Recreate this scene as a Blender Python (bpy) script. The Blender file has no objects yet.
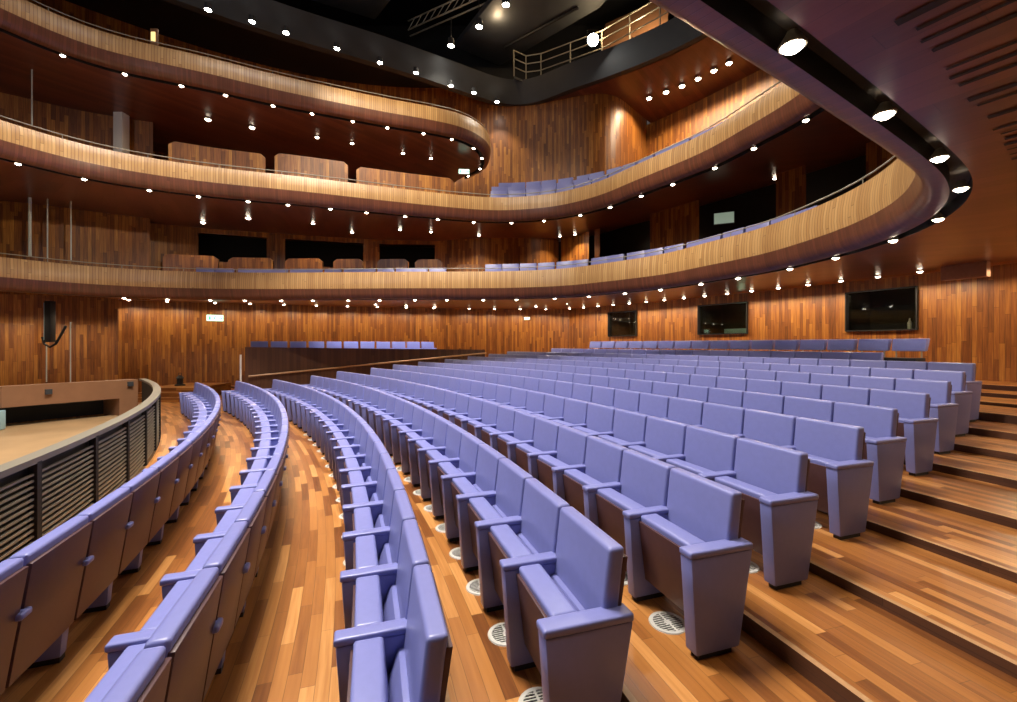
import bpy, bmesh, math, random
from mathutils import Vector, Matrix
random.seed(7)
PI = math.pi
EYE = 1.83                      # camera height above the flat front stalls floor
CX, CY = -27.04, -6.41          # common centre of the seating arcs
col = bpy.context.scene.collection
sc = bpy.context.scene

# ------------------------------------------------------------------ helpers
ONES = 'zeroth first second third fourth fifth sixth seventh eighth ninth tenth eleventh twelfth thirteenth fourteenth fifteenth sixteenth seventeenth eighteenth nineteenth'.split()
TENS = {2: 'twent', 3: 'thirt', 4: 'fort', 5: 'fift', 6: 'sixt'}
def ordinal(n):
    if n < 20: return ONES[n]
    t, o = divmod(n, 10)
    return TENS[t] + ('ieth' if o == 0 else 'y-' + ONES[o])

def tag(o, label=None, cat=None, group=None, kind=None):
    if label: o['label'] = label
    if cat: o['category'] = cat
    if group: o['group'] = group
    if kind: o['kind'] = kind
    return o

def empty(name, loc=(0, 0, 0), rz=0, parent=None):
    o = bpy.data.objects.new(name, None); col.objects.link(o)
    o.location = loc; o.rotation_euler = (0, 0, rz)
    o.empty_display_size = .1
    if parent: o.parent = parent
    return o

class MB:
    def __init__(s): s.v = []; s.f = []; s.uv = []; s.m = []
    def quad(s, pts, uvs=None, m=0):
        b = len(s.v); s.v += [tuple(p) for p in pts]
        s.f.append(tuple(range(b, b + len(pts))))
        s.uv.append(uvs or [(p[0] + p[1] * .37, p[2] + p[1]) for p in pts]); s.m.append(m)
    def box(s, x0, x1, y0, y1, z0, z1, m=0, top=None):
        """box; top=(x0,x1,y0,y1) lets the top differ from the bottom"""
        t = top or (x0, x1, y0, y1)
        P = [(x0, y0, z0), (x1, y0, z0), (x1, y1, z0), (x0, y1, z0),
             (t[0], t[2], z1), (t[1], t[2], z1), (t[1], t[3], z1), (t[0], t[3], z1)]
        for q in ((3, 2, 1, 0), (4, 5, 6, 7), (0, 1, 5, 4), (1, 2, 6, 5), (2, 3, 7, 6), (3, 0, 4, 7)):
            pts = [P[i] for i in q]
            uv = [(p[0] + p[1], p[2]) for p in pts]
            s.quad(pts, uv, m)
    def obox(s, c, ax, L, W, Hh, m=0):
        """box centred at c, long axis ax (2D angle), L x W x Hh"""
        ca, sa = math.cos(ax), math.sin(ax)
        def T(a, b, z): return (c[0] + a * ca - b * sa, c[1] + a * sa + b * ca, c[2] + z)
        P = [T(a, b, z) for z in (-Hh / 2, Hh / 2) for a, b in ((-L / 2, -W / 2), (L / 2, -W / 2), (L / 2, W / 2), (-L / 2, W / 2))]
        for q in ((3, 2, 1, 0), (4, 5, 6, 7), (0, 1, 5, 4), (1, 2, 6, 5), (2, 3, 7, 6), (3, 0, 4, 7)):
            s.quad([P[i] for i in q], None, m)
    def tube(s, pts, r, n=8, m=0):
        pts = [Vector(p) for p in pts]; rings = []
        for i, p in enumerate(pts):
            d = (pts[min(i + 1, len(pts) - 1)] - pts[max(i - 1, 0)]).normalized()
            a = d.cross(Vector((0, 0, 1)))
            if a.length < .01: a = Vector((1, 0, 0))
            a.normalize(); b = d.cross(a)
            rings.append([p + (a * math.cos(2 * PI * k / n) + b * math.sin(2 * PI * k / n)) * r for k in range(n)])
        for i in range(len(rings) - 1):
            for k in range(n):
                s.quad([rings[i][k], rings[i][(k + 1) % n], rings[i + 1][(k + 1) % n], rings[i + 1][k]], None, m)
        s.quad(rings[0][::-1], None, m); s.quad(rings[-1], None, m)
    def lathe(s, prof, c=(0, 0, 0), n=20, m=0):
        for i in range(len(prof) - 1):
            (r0, z0), (r1, z1) = prof[i], prof[i + 1]
            for k in range(n):
                a, b = 2 * PI * k / n, 2 * PI * (k + 1) / n
                P = [(c[0] + r0 * math.cos(a), c[1] + r0 * math.sin(a), c[2] + z0), (c[0] + r0 * math.cos(b), c[1] + r0 * math.sin(b), c[2] + z0),
                     (c[0] + r1 * math.cos(b), c[1] + r1 * math.sin(b), c[2] + z1), (c[0] + r1 * math.cos(a), c[1] + r1 * math.sin(a), c[2] + z1)]
                s.quad(P, None, m)
    def mesh(s, name, mats, merge=True, bevel=0, seg=2, smooth=False):
        me = bpy.data.meshes.new(name)
        me.from_pydata(s.v, [], s.f)
        uvl = me.uv_layers.new(name='UVMap')
        i = 0
        for fi, f in enumerate(s.f):
            for k in range(len(f)):
                uvl.data[i].uv = s.uv[fi][k]; i += 1
        for m in (mats if isinstance(mats, (list, tuple)) else [mats]): me.materials.append(m)
        me.polygons.foreach_set('material_index', s.m)
        if merge or bevel:
            bm = bmesh.new(); bm.from_mesh(me)
            bmesh.ops.remove_doubles(bm, verts=bm.verts, dist=1e-5)
            bmesh.ops.recalc_face_normals(bm, faces=bm.faces)
            if bevel:
                eds = [e for e in bm.edges if len(e.link_faces) == 2 and e.calc_face_angle(0) > .5]
                bmesh.ops.bevel(bm, geom=eds, offset=bevel, segments=seg, profile=.6, affect='EDGES', clamp_overlap=True)
            if smooth or bevel:
                for f in bm.faces: f.smooth = True
            bm.to_mesh(me); bm.free()
            if smooth or bevel:
                try: me.set_sharp_from_angle(angle=math.radians(40))
                except Exception: pass
        return me
    def build(s, name, mats, parent=None, loc=(0, 0, 0), rz=0, **k):
        o = bpy.data.objects.new(name, s.mesh(name, mats, **k)); col.objects.link(o)
        o.location = loc; o.rotation_euler = (0, 0, rz)
        if parent: o.parent = parent
        return o

def obj(name, me, parent=None):
    o = bpy.data.objects.new(name, me); col.objects.link(o)
    if parent: o.parent = parent
    return o

CH = {}
def copy_tree(o, parent=None):
    c = o.copy(); col.objects.link(c); c.parent = parent
    kids = CH.get(o.name)
    if kids is None:
        kids = CH[o.name] = list(o.children)
    for ch in kids: copy_tree(ch, c)
    return c

# ------------------------------------------------------------------ materials
def mat(name, colr, rough=.5, metal=0, emis=None, estr=0, spec=.5, noise=.0, nscale=40, bump=0):
    m = bpy.data.materials.new(name); m.use_nodes = True
    nt = m.node_tree; b = nt.nodes['Principled BSDF']
    b.inputs['Base Color'].default_value = (*colr, 1); b.inputs['Roughness'].default_value = rough
    b.inputs['Metallic'].default_value = metal
    b.inputs['Specular IOR Level'].default_value = spec
    if emis:
        b.inputs['Emission Color'].default_value = (*emis, 1); b.inputs['Emission Strength'].default_value = estr
    if noise or bump:
        tc = nt.nodes.new('ShaderNodeTexCoord'); n = nt.nodes.new('ShaderNodeTexNoise')
        n.inputs['Scale'].default_value = nscale; n.inputs['Detail'].default_value = 2
        nt.links.new(tc.outputs['Object'], n.inputs['Vector'])
        if noise:
            mx = nt.nodes.new('ShaderNodeMix'); mx.data_type = 'RGBA'
            mx.inputs[6].default_value = (*[c * (1 - noise) for c in colr], 1); mx.inputs[7].default_value = (*[min(1, c * (1 + noise)) for c in colr], 1)
            nt.links.new(n.outputs['Fac'], mx.inputs[0]); nt.links.new(mx.outputs[2], b.inputs['Base Color'])
        if bump:
            bp = nt.nodes.new('ShaderNodeBump'); bp.inputs['Strength'].default_value = bump; bp.inputs['Distance'].default_value = .002
            nt.links.new(n.outputs['Fac'], bp.inputs['Height']); nt.links.new(bp.outputs[0], b.inputs['Normal'])
    return m

def wood(name, cols, pw=.12, pl=1.2, rough=.45, along='v', gap=.06, streak=.35, bump=.3, spec=.5):
    """planks: width pw across, length pl along u or v of the metre UV map"""
    m = bpy.data.materials.new(name); m.use_nodes = True
    nt = m.node_tree; N = nt.nodes.new; L = nt.links.new; b = nt.nodes['Principled BSDF']
    b.inputs['Roughness'].default_value = rough; b.inputs['Specular IOR Level'].default_value = spec
    uv = N('ShaderNodeUVMap'); uv.uv_map = 'UVMap'
    sp = N('ShaderNodeSeparateXYZ'); L(uv.outputs[0], sp.inputs[0])
    U, V = (sp.outputs[0], sp.outputs[1]) if along == 'v' else (sp.outputs[1], sp.outputs[0])
    def M(op, a, bb=None):
        n = N('ShaderNodeMath'); n.operation = op
        for i, x in enumerate((a, bb)):
            if x is None: continue
            if isinstance(x, (int, float)): n.inputs[i].default_value = x
            else: L(x, n.inputs[i])
        return n.outputs[0]
    us = M('DIVIDE', U, pw); ui = M('FLOOR', us)
    w1 = N('ShaderNodeTexWhiteNoise'); w1.noise_dimensions = '1D'; L(ui, w1.inputs['W'])
    vs = M('ADD', M('DIVIDE', V, pl), M('MULTIPLY', w1.outputs['Value'], 7.3)); vi = M('FLOOR', vs)
    cb = N('ShaderNodeCombineXYZ'); L(ui, cb.inputs[0]); L(vi, cb.inputs[1])
    w2 = N('ShaderNodeTexWhiteNoise'); w2.noise_dimensions = '2D'; L(cb.outputs[0], w2.inputs['Vector'])
    # grain
    cg = N('ShaderNodeCombineXYZ'); L(M('MULTIPLY', U, 45), cg.inputs[0]); L(M('MULTIPLY', V, 2.2), cg.inputs[1]); L(w2.outputs['Value'], cg.inputs[2])
    ng = N('ShaderNodeTexNoise'); ng.inputs['Scale'].default_value = 1; ng.inputs['Detail'].default_value = 3; L(cg.outputs[0], ng.inputs['Vector'])
    fac = M('ADD', M('MULTIPLY', w2.outputs['Value'], 1 - streak), M('MULTIPLY', ng.outputs['Fac'], streak))
    cr = N('ShaderNodeValToRGB'); L(fac, cr.inputs[0]); e = cr.color_ramp.elements
    n = len(cols)
    e[0].position = .08; e[0].color = (*cols[0], 1); e[1].position = .92; e[1].color = (*cols[-1], 1)
    for i in range(1, n - 1):
        x = e.new(.08 + .84 * i / (n - 1)); x.color = (*cols[i], 1)
    fr = M('FRACT', us); d = M('MINIMUM', fr, M('SUBTRACT', 1, fr))
    frv = M('FRACT', vs); dv = M('MULTIPLY', M('MINIMUM', frv, M('SUBTRACT', 1, frv)), pl / pw)
    dd = M('MINIMUM', d, dv)
    g = N('ShaderNodeMapRange'); L(dd, g.inputs[0]); g.inputs[1].default_value = 0; g.inputs[2].default_value = max(gap, .001)
    g.inputs[3].default_value = .45; g.inputs[4].default_value = 1
    mx = N('ShaderNodeMix'); mx.data_type = 'RGBA'; mx.blend_type = 'MULTIPLY'; mx.inputs[0].default_value = 1
    L(cr.outputs[0], mx.inputs[6]); L(g.outputs[0], mx.inputs[7]); L(mx.outputs[2], b.inputs['Base Color'])
    if bump:
        bp = N('ShaderNodeBump'); bp.inputs['Strength'].default_value = bump; bp.inputs['Distance'].default_value = .004
        L(g.outputs[0], bp.inputs['Height']); L(bp.outputs[0], b.inputs['Normal'])
    return m

WALLC = [(.045, .013, .003), (.15, .048, .010), (.27, .095, .018), (.41, .17, .030), (.66, .34, .075)]
M_wall = wood('wall_planks', WALLC, .085, 1.1, .42, 'v', .09, .6)
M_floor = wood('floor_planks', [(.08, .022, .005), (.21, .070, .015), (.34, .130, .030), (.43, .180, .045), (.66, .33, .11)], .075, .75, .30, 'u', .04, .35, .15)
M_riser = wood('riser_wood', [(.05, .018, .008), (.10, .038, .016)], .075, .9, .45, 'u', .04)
M_nosing = mat('nosing_wood', (.42, .24, .11), .4, noise=.3, nscale=30)
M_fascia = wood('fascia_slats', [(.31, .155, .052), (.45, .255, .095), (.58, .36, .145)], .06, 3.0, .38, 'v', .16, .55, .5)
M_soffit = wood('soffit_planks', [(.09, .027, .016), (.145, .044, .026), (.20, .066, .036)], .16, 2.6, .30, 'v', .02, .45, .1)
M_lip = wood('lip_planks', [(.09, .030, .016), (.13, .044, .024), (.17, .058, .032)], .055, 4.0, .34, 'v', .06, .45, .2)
M_dark = mat('dark_slot', (.010, .009, .009), .7)
M_black = mat('black_paint', (.006, .006, .007), .6)
M_ring = mat('dark_grey_metal', (.035, .038, .042), .55, noise=.2, nscale=3)
M_panel = mat('grey_acoustic_panel', (.05, .055, .06), .6, noise=.2, nscale=2)
M_blue = mat('lavender_leather', (.185, .20, .46), .34, noise=.06, nscale=25, bump=.12)
M_board = mat('brown_seat_board', (.075, .032, .034), .45, noise=.15, nscale=20)
M_foot = mat('black_foot', (.012, .012, .013), .5)
M_chrome = mat('brushed_steel', (.66, .64, .58), .45, .35)
M_lamp = mat('lamp_glow', (1, .9, .75), .5, emis=(1, .86, .66), estr=26)
M_lampw = mat('cool_lamp_glow', (1, .97, .9), .5, emis=(1, .95, .84), estr=60)
M_spotglow = mat('projector_lens_glow', (1, .98, .92), .5, emis=(1, .97, .88), estr=220)
M_white = mat('white_paint', (.8, .8, .78), .4)
M_stage = mat('pit_floor_tan', (.40, .25, .12), .5, noise=.25, nscale=1.3)
M_railm = mat('grey_rail_metal', (.30, .28, .22), .4, .2)
M_tanwall = mat('tan_stage_wood', (.26, .125, .06), .5, noise=.15, nscale=4)
M_cable = mat('pale_cable', (.55, .6, .55), .4)
M_sign = mat('exit_sign_face', (.5, .9, .7), .4, emis=(.62, 1, .78), estr=2.2)
M_signg = mat('exit_sign_green', (.01, .3, .1), .4, emis=(.02, .55, .18), estr=1.2)
M_glass = mat('dark_booth_glass', (.02, .02, .02), .06, spec=.6)
M_pale = mat('pale_blue_panel', (.35, .55, .6), .4)
M_cloth = mat('crumpled_tan_cloth', (.55, .42, .24), .8, noise=.3, nscale=12, bump=.5)
M_booth = mat('booth_interior', (.05, .035, .02), .8)
M_plant = mat('green_leaf', (.03, .16, .04), .5)

def clear_glass():
    m = bpy.data.materials.new('booth_window_glass'); m.use_nodes = True
    nt = m.node_tree; nt.nodes.clear()
    o = nt.nodes.new('ShaderNodeOutputMaterial'); mix = nt.nodes.new('ShaderNodeMixShader')
    t = nt.nodes.new('ShaderNodeBsdfTransparent'); t.inputs[0].default_value = (.75, .78, .72, 1)
    g = nt.nodes.new('ShaderNodeBsdfGlossy'); g.inputs['Roughness'].default_value = .03
    f = nt.nodes.new('ShaderNodeFresnel'); f.inputs[0].default_value = 1.5
    nt.links.new(f.outputs[0], mix.inputs[0]); nt.links.new(t.outputs[0], mix.inputs[1]); nt.links.new(g.outputs[0], mix.inputs[2])
    nt.links.new(mix.outputs[0], o.inputs[0]); return m
M_clear = clear_glass()

# ------------------------------------------------------------------ 2D paths
def polar(R, deg): a = math.radians(deg); return (CX + R * math.cos(a), CY + R * math.sin(a))
def catmull(P, step=.15):
    P = [Vector(p) for p in P]; out = []
    Q = [P[0] * 2 - P[1]] + P + [P[-1] * 2 - P[-2]]
    for i in range(1, len(Q) - 2):
        a, b, c, d = Q[i - 1:i + 3]
        for k in range(12):
            t = k / 12
            out.append(.5 * ((2 * b) + (c - a) * t + (2 * a - 5 * b + 4 * c - d) * t * t + (3 * b - a - 3 * c + d) * t ** 3))
    out.append(P[-1])
    # resample + smooth
    for _ in range(6):
        out = [out[0]] + [(out[i - 1] + out[i] * 2 + out[i + 1]) / 4 for i in range(1, len(out) - 1)] + [out[-1]]
    res = [out[0]]; acc = 0
    for i in range(1, len(out)):
        seg = (out[i] - out[i - 1]).length; t = 0
        while acc + seg - t >= step:
            t += step - acc; acc = 0
            res.append(out[i - 1].lerp(out[i], t / seg))
        acc += seg - t
    for _ in range(8):
        res = [res[0]] + [(res[i - 1] + res[i] * 2 + res[i + 1]) / 4 for i in range(1, len(res) - 1)] + [res[-1]]
    return res
def normals(P):
    """left-hand side normals turned to point away from the auditorium"""
    N = []
    for i in range(len(P)):
        d = (P[min(i + 1, len(P) - 1)] - P[max(i - 1, 0)]).normalized()
        N.append(Vector((-d.y, d.x)))
    return N
def arclen(P):
    s = [0]
    for i in range(1, len(P)): s.append(s[-1] + (P[i] - P[i - 1]).length)
    return s

def wall(name, P, z0, z1, holes=(), m=None, thick=.12, label=None, waves=0):
    """vertical wall along polyline P (2D) between heights, holes = (s0,s1,za,zb)"""
    P = [Vector(p) for p in P]; S = arclen(P); Nn = normals(P)
    cuts = sorted(set([round(x, 4) for x in S] + [h[0] for h in holes] + [h[1] for h in holes]))
    def at(s):
        for i in range(1, len(P)):
            if s <= S[i] + 1e-6:
                t = (s - S[i - 1]) / max(1e-6, S[i] - S[i - 1]); return P[i - 1].lerp(P[i], t)
        return P[-1]
    zs = sorted(set([z0, z1] + [h[2] for h in holes] + [h[3] for h in holes]))
    mb = MB()
    for i in range(len(cuts) - 1):
        s0, s1 = cuts[i], cuts[i + 1]
        if s1 - s0 < 1e-4: continue
        a, b = at(s0), at(s1)
        for j in range(len(zs) - 1):
            za, zb = zs[j], zs[j + 1]; sm, zm = (s0 + s1) / 2, (za + zb) / 2
            if any(h[0] < sm < h[1] and h[2] < zm < h[3] for h in holes): continue
            mb.quad([(a.x, a.y, za), (b.x, b.y, za), (b.x, b.y, zb), (a.x, a.y, zb)], [(s0, za), (s1, za), (s1, zb), (s0, zb)])
    o = mb.build(name, m or M_wall); tag(o, kind='structure')
    return o, at, S[-1]

def lamp(loc, power, colr=(1, .8, .56), kind='SPOT', size=.05, angle=100, blend=.6, aim=None, name='lamp_light'):
    l = bpy.data.lights.new(name, kind); l.energy = power; l.color = colr
    if kind == 'SPOT': l.spot_size = math.radians(angle); l.spot_blend = blend; l.shadow_soft_size = size
    elif kind == 'POINT': l.shadow_soft_size = size
    elif kind == 'AREA': l.shape = 'DISK'; l.size = size
    o = bpy.data.objects.new(name, l); col.objects.link(o); o.location = loc
    if aim is not None:
        d = Vector(aim) - Vector(loc); o.rotation_euler = d.to_track_quat('-Z', 'Y').to_euler()
    return o

# ------------------------------------------------------------------ stalls geometry data (heights relative to the eye)
ROW_R = [26.183, 27.08, 27.99, 28.80, 29.71, 30.52, 31.49, 32.40, 33.41, 34.36, 35.30, 36.20, 37.30, 38.30]
ROW_A0 = [18.99, 16.98, 16.47, 16.87, 17.38, 17.86, 18.39, 18.92, 19.41, 19.875, 20.35, 20.80, 23.5, 23.1]
ROW_F = [-1.83, -1.83, -1.83, -1.72, -1.65, -1.55, -1.485, -1.42, -1.345, -1.265, -1.185, -1.10, -.98, -.93]
ROW_XL = [200, 239, 276, 311, 341.5, 371, 397.5, 423, 447, 469, 489.6, 512, 556, 583]
def end_angle(R, k):      # bearing k = X/Y of the far end of a row
    lo, hi = math.radians(24), math.radians(60)
    for _ in range(50):
        m = (lo + hi) / 2; x, y = CX + R * math.cos(m), CY + R * math.sin(m)
        if x / y > k: lo = m
        else: hi = m
    return math.degrees(lo)
ROW_A1 = [end_angle(R, (x - 508.5) / 444.3) for R, x in zip(ROW_R, ROW_XL)]
FINAL_TIERS = [(38.37, -.86), (39.2, -.77)]

# ------------------------------------------------------------------ floor
def build_floor():
    mb = MB()
    edges = [(25.25, ROW_F[0])]
    prev = ROW_F[0]
    for R, F in zip(ROW_R, ROW_F):
        pass
    for k in range(1, 14):
        if abs(ROW_F[k] - ROW_F[k - 1]) > 1e-4: edges.append((ROW_R[k - 1] + .07, ROW_F[k]))
    edges += FINAL_TIERS + [(40.7, None)]
    A = [(-22 + i * 1.0) for i in range(0, 87)]
    for i in range(len(edges) - 1):
        (R0, z), (R1, z1) = edges[i], edges[i + 1]
        z += EYE
        nos = R0 + .035 if i else R0
        for j in range(len(A) - 1):
            a, b = A[j], A[j + 1]
            def P(R, d, zz): x, y = polar(R, d); return (x, y, zz)
            s0, s1 = math.radians(a) * 30, math.radians(b) * 30
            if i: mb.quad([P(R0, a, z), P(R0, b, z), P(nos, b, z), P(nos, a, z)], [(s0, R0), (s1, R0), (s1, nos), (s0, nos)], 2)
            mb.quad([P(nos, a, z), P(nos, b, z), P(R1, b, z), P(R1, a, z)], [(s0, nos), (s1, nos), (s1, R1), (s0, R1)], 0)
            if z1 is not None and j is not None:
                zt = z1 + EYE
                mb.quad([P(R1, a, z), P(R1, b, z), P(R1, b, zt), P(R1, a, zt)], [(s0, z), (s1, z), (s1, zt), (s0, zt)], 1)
    o = mb.build('floor', [M_floor, M_riser, M_nosing]); tag(o, kind='structure')
build_floor()

# ------------------------------------------------------------------ theatre seats
W = .55
def seat_meshes():
    d = {}
    # upholstered side panel: front edge upright, rear edge raked, top wider than the bottom
    b = MB(); b.box(-.036, .036, -.375, -.13, .03, .54, top=(-.038, .038, -.410, -.085)); d['side_panel'] = b.mesh('side_panel', M_blue, bevel=.012)
    b = MB(); b.box(-.043, .043, -.375, -.095, .03, .54, top=(-.045, .045, -.410, -.004)); d['end_panel'] = b.mesh('end_panel', M_blue, bevel=.012)
    b = MB(); b.box(-.028, .028, -.35, -.135, 0, .034); d['foot'] = b.mesh('foot', M_foot)
    b = MB(); b.box(-.040, .040, -.418, -.002, .538, .572); d['armrest'] = b.mesh('armrest', M_blue, bevel=.013, seg=3)
    b = MB(); b.box(-.047, .047, -.416, .0, .538, .574); d['end_armrest'] = b.mesh('end_armrest', M_blue, bevel=.013, seg=3)
    # tipped-up cushion: a thick pad standing on edge, its board facing the stage
    b = MB(); b.box(-.224, .224, -.290, -.175, .17, .562, top=(-.228, .228, -.338, -.212)); d['seat_cushion'] = b.mesh('seat_cushion', M_blue, bevel=.02, seg=3)
    b = MB(); b.box(-.220, .220, -.304, -.287, .15, .525, top=(-.225, .225, -.349, -.331))
    b.lathe([(.0, 0), (.013, 0)], (0, 0, 0)) if False else None
    d['seat_board'] = b.mesh('seat_board', M_board, bevel=.004)
    b = MB(); b.lathe([(0, -.003), (.012, -.003), (.012, .004), (0, .004)], (0, 0, 0), 10)
    me = b.mesh('seat_number_hole', M_black); me.transform(Matrix.Rotation(math.radians(97), 4, 'X')); me.transform(Matrix.Translation((.09, -.386, .45))); d['peg_hole'] = me
    # backrest: upper pad leaning back, a thinner lower pad running forward under it
    b = MB(); b.box(-.264, .264, -.135, -.052, .40, .83, top=(-.267, .267, -.082, -.004)); d['backrest'] = b.mesh('backrest', M_blue, bevel=.02, seg=3)
    b = MB(); b.box(-.232, .232, -.250, -.165, .24, .49, top=(-.232, .232, -.150, -.09)); d['lower_pad'] = b.mesh('lower_pad', M_blue, bevel=.014)
    b = MB(); b.box(-.262, .262, -.102, -.078, .21, .785, top=(-.264, .264, -.014, .010)); d['back_board'] = b.mesh('back_board', M_board, bevel=.005)
    return d
SM = seat_meshes()
def add_side(root, x, end=False):
    sp = obj('side_panel', SM['end_panel' if end else 'side_panel'], root); sp.location.x = x
    ar = obj('armrest', SM['end_armrest' if end else 'armrest'], sp); ft = obj('foot', SM['foot'], sp); tag(ft, label='black foot strip')
    return sp
def make_seat(both=False, end=False):
    r = empty('theatre_seat')
    add_side(r, W / 2 + (.01 if end else 0), end)
    if both: add_side(r, -W / 2, True)
    cu = obj('seat_cushion', SM['seat_cushion'], r)
    bd = obj('seat_board', SM['seat_board'], cu); tag(bd, label='brown wooden underside')
    if not both: pass
    bk = obj('backrest', SM['backrest'], r); lp = obj('lower_pad', SM['lower_pad'], bk)
    bb = obj('back_board', SM['back_board'], bk); tag(bb, label='brown wooden back board')
    return r
seat_a = make_seat(); seat_b = make_seat(True); seat_c = make_seat(False, True)
CH[seat_c.name] = list(seat_c.children)
CH[seat_a.name] = list(seat_a.children); CH[seat_b.name] = list(seat_b.children)
used = {}
ROWNAME = ['front', 'second', 'third', 'fourth', 'fifth', 'sixth', 'seventh', 'eighth', 'ninth', 'tenth', 'eleventh', 'twelfth', 'thirteenth']
VENTS = []
for r in range(13):
    R, F = ROW_R[r], ROW_F[r] + EYE
    a0, a1 = ROW_A0[r], ROW_A1[r]
    extra = {0: 3, 1: 2}.get(r, 0)
    n = int(round(math.radians(a1 - a0) * R / W)) + extra
    da = math.degrees(W / R)
    for k in range(n):
        ang = a0 + (k - extra + .5) * da
        last = k == n - 1
        proto = seat_b if last else seat_c if (k == 0 and r > 1) else seat_a
        o = copy_tree(proto) if used.get(proto.name) else proto
        used[proto.name] = True
        x, y = polar(R, ang)
        o.location = (x, y, F); o.rotation_euler = (0, 0, math.radians(ang - 90))
        if r < 2:
            lab = 'lavender tip-up seat, %s from the far end of the %s row from the pit' % (ordinal(n - k), ROWNAME[r])
        else:
            lab = 'lavender tip-up seat, %s from the aisle end of the %s row from the pit' % (ordinal(k + 1), ROWNAME[r])
        tag(o, lab, 'seat', '%s row of stalls seats' % ROWNAME[r])
        if (1 <= r <= 7) and k < (16 if r in (2, 3) else 9 if r == 1 else 6 if r in (4, 5) else 2): VENTS.append((r, k, ang))
print('seats', len([o for o in bpy.data.objects if o.name.startswith('theatre_seat')]))

# peg holes only on the nearest folded boards
# ------------------------------------------------------------------ floor vents under the seats
def vent_proto():
    r = empty('floor_vent')
    b = MB(); b.lathe([(.085, 0), (.085, .006), (.106, .006), (.11, 0)], n=28); b.build('rim', M_chrome, r, smooth=True)
    b = MB()
    for i in range(-4, 5):
        h = math.sqrt(max(0, .085 ** 2 - (i * .018) ** 2))
        b.box(-h, h, i * .018 - .0035, i * .018 + .0035, .001, .005)
    b.box(-.006, .006, -.085, .085, .001, .006)
    b.lathe([(0, .0055), (.02, .0055), (.022, .001)], n=14)
    b.build('grille', M_chrome, r)
    b = MB(); b.lathe([(0, .0012), (.086, .0012)], n=24); b.build('duct_opening', M_dark, r)
    return r
vp = vent_proto(); CH[vp.name] = list(vp.children)
for i, (r, k, ang) in enumerate(VENTS):
    o = vp if i == 0 else copy_tree(vp)
    x, y = polar(ROW_R[r] - .30, ang)
    o.location = (x, y, ROW_F[r] + EYE + .0005); o.rotation_euler = (0, 0, math.radians(ang))
    n = k + 1
    where = 'round steel floor vent under the %s seat from the %s end of the %s row' % (ordinal(n), 'near' if r == 1 else 'aisle', ROWNAME[r])
    tag(o, where, 'floor vent', 'round floor vents under the seats')

# ------------------------------------------------------------------ raised row of stools along the rear wall
def stool_proto():
    r = empty('high_backed_stool')
    b = MB(); b.box(-.255, .255, -.13, -.02, .80, 1.05, top=(-.26, .26, -.07, .07)); b.build('backrest', M_blue, r, bevel=.02)
    b = MB(); b.box(-.24, .24, -.42, -.06, .60, .67); b.build('seat_pad', M_black, r, bevel=.015)
    for sx in (-.2, .2):
        for sy in (-.38, -.09):
            b = MB(); b.tube([(sx, sy, 0), (sx * .95, sy, .6 if sy < -.2 else .80)], .014); b.build('leg', M_railm, r)
    b = MB(); b.box(-.235, .235, -.35, -.33, .06, .60); b.build('gap_panel', M_black, r)  # plain black panel filling the gap below the backrest
    return r
sp0 = stool_proto(); CH[sp0.name] = list(sp0.children)
R, F = ROW_R[13], ROW_F[13] + EYE
n = int(math.radians(ROW_A1[13] - ROW_A0[13]) * R / .62)
for k in range(n):
    o = sp0 if k == 0 else copy_tree(sp0)
    ang = ROW_A0[13] + (k + .5) * math.degrees(.62 / R); x, y = polar(R, ang)
    o.location = (x, y, F); o.rotation_euler = (0, 0, math.radians(ang - 90)); 
    o.scale = (1.08, 1, 1)
    tag(o, 'high lavender-backed seat against the rear wall, %s from its aisle end' % ordinal(k + 1), 'high seat', 'high seats along the rear wall')

# ------------------------------------------------------------------ walls
Z = lambda z: z + EYE
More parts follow.
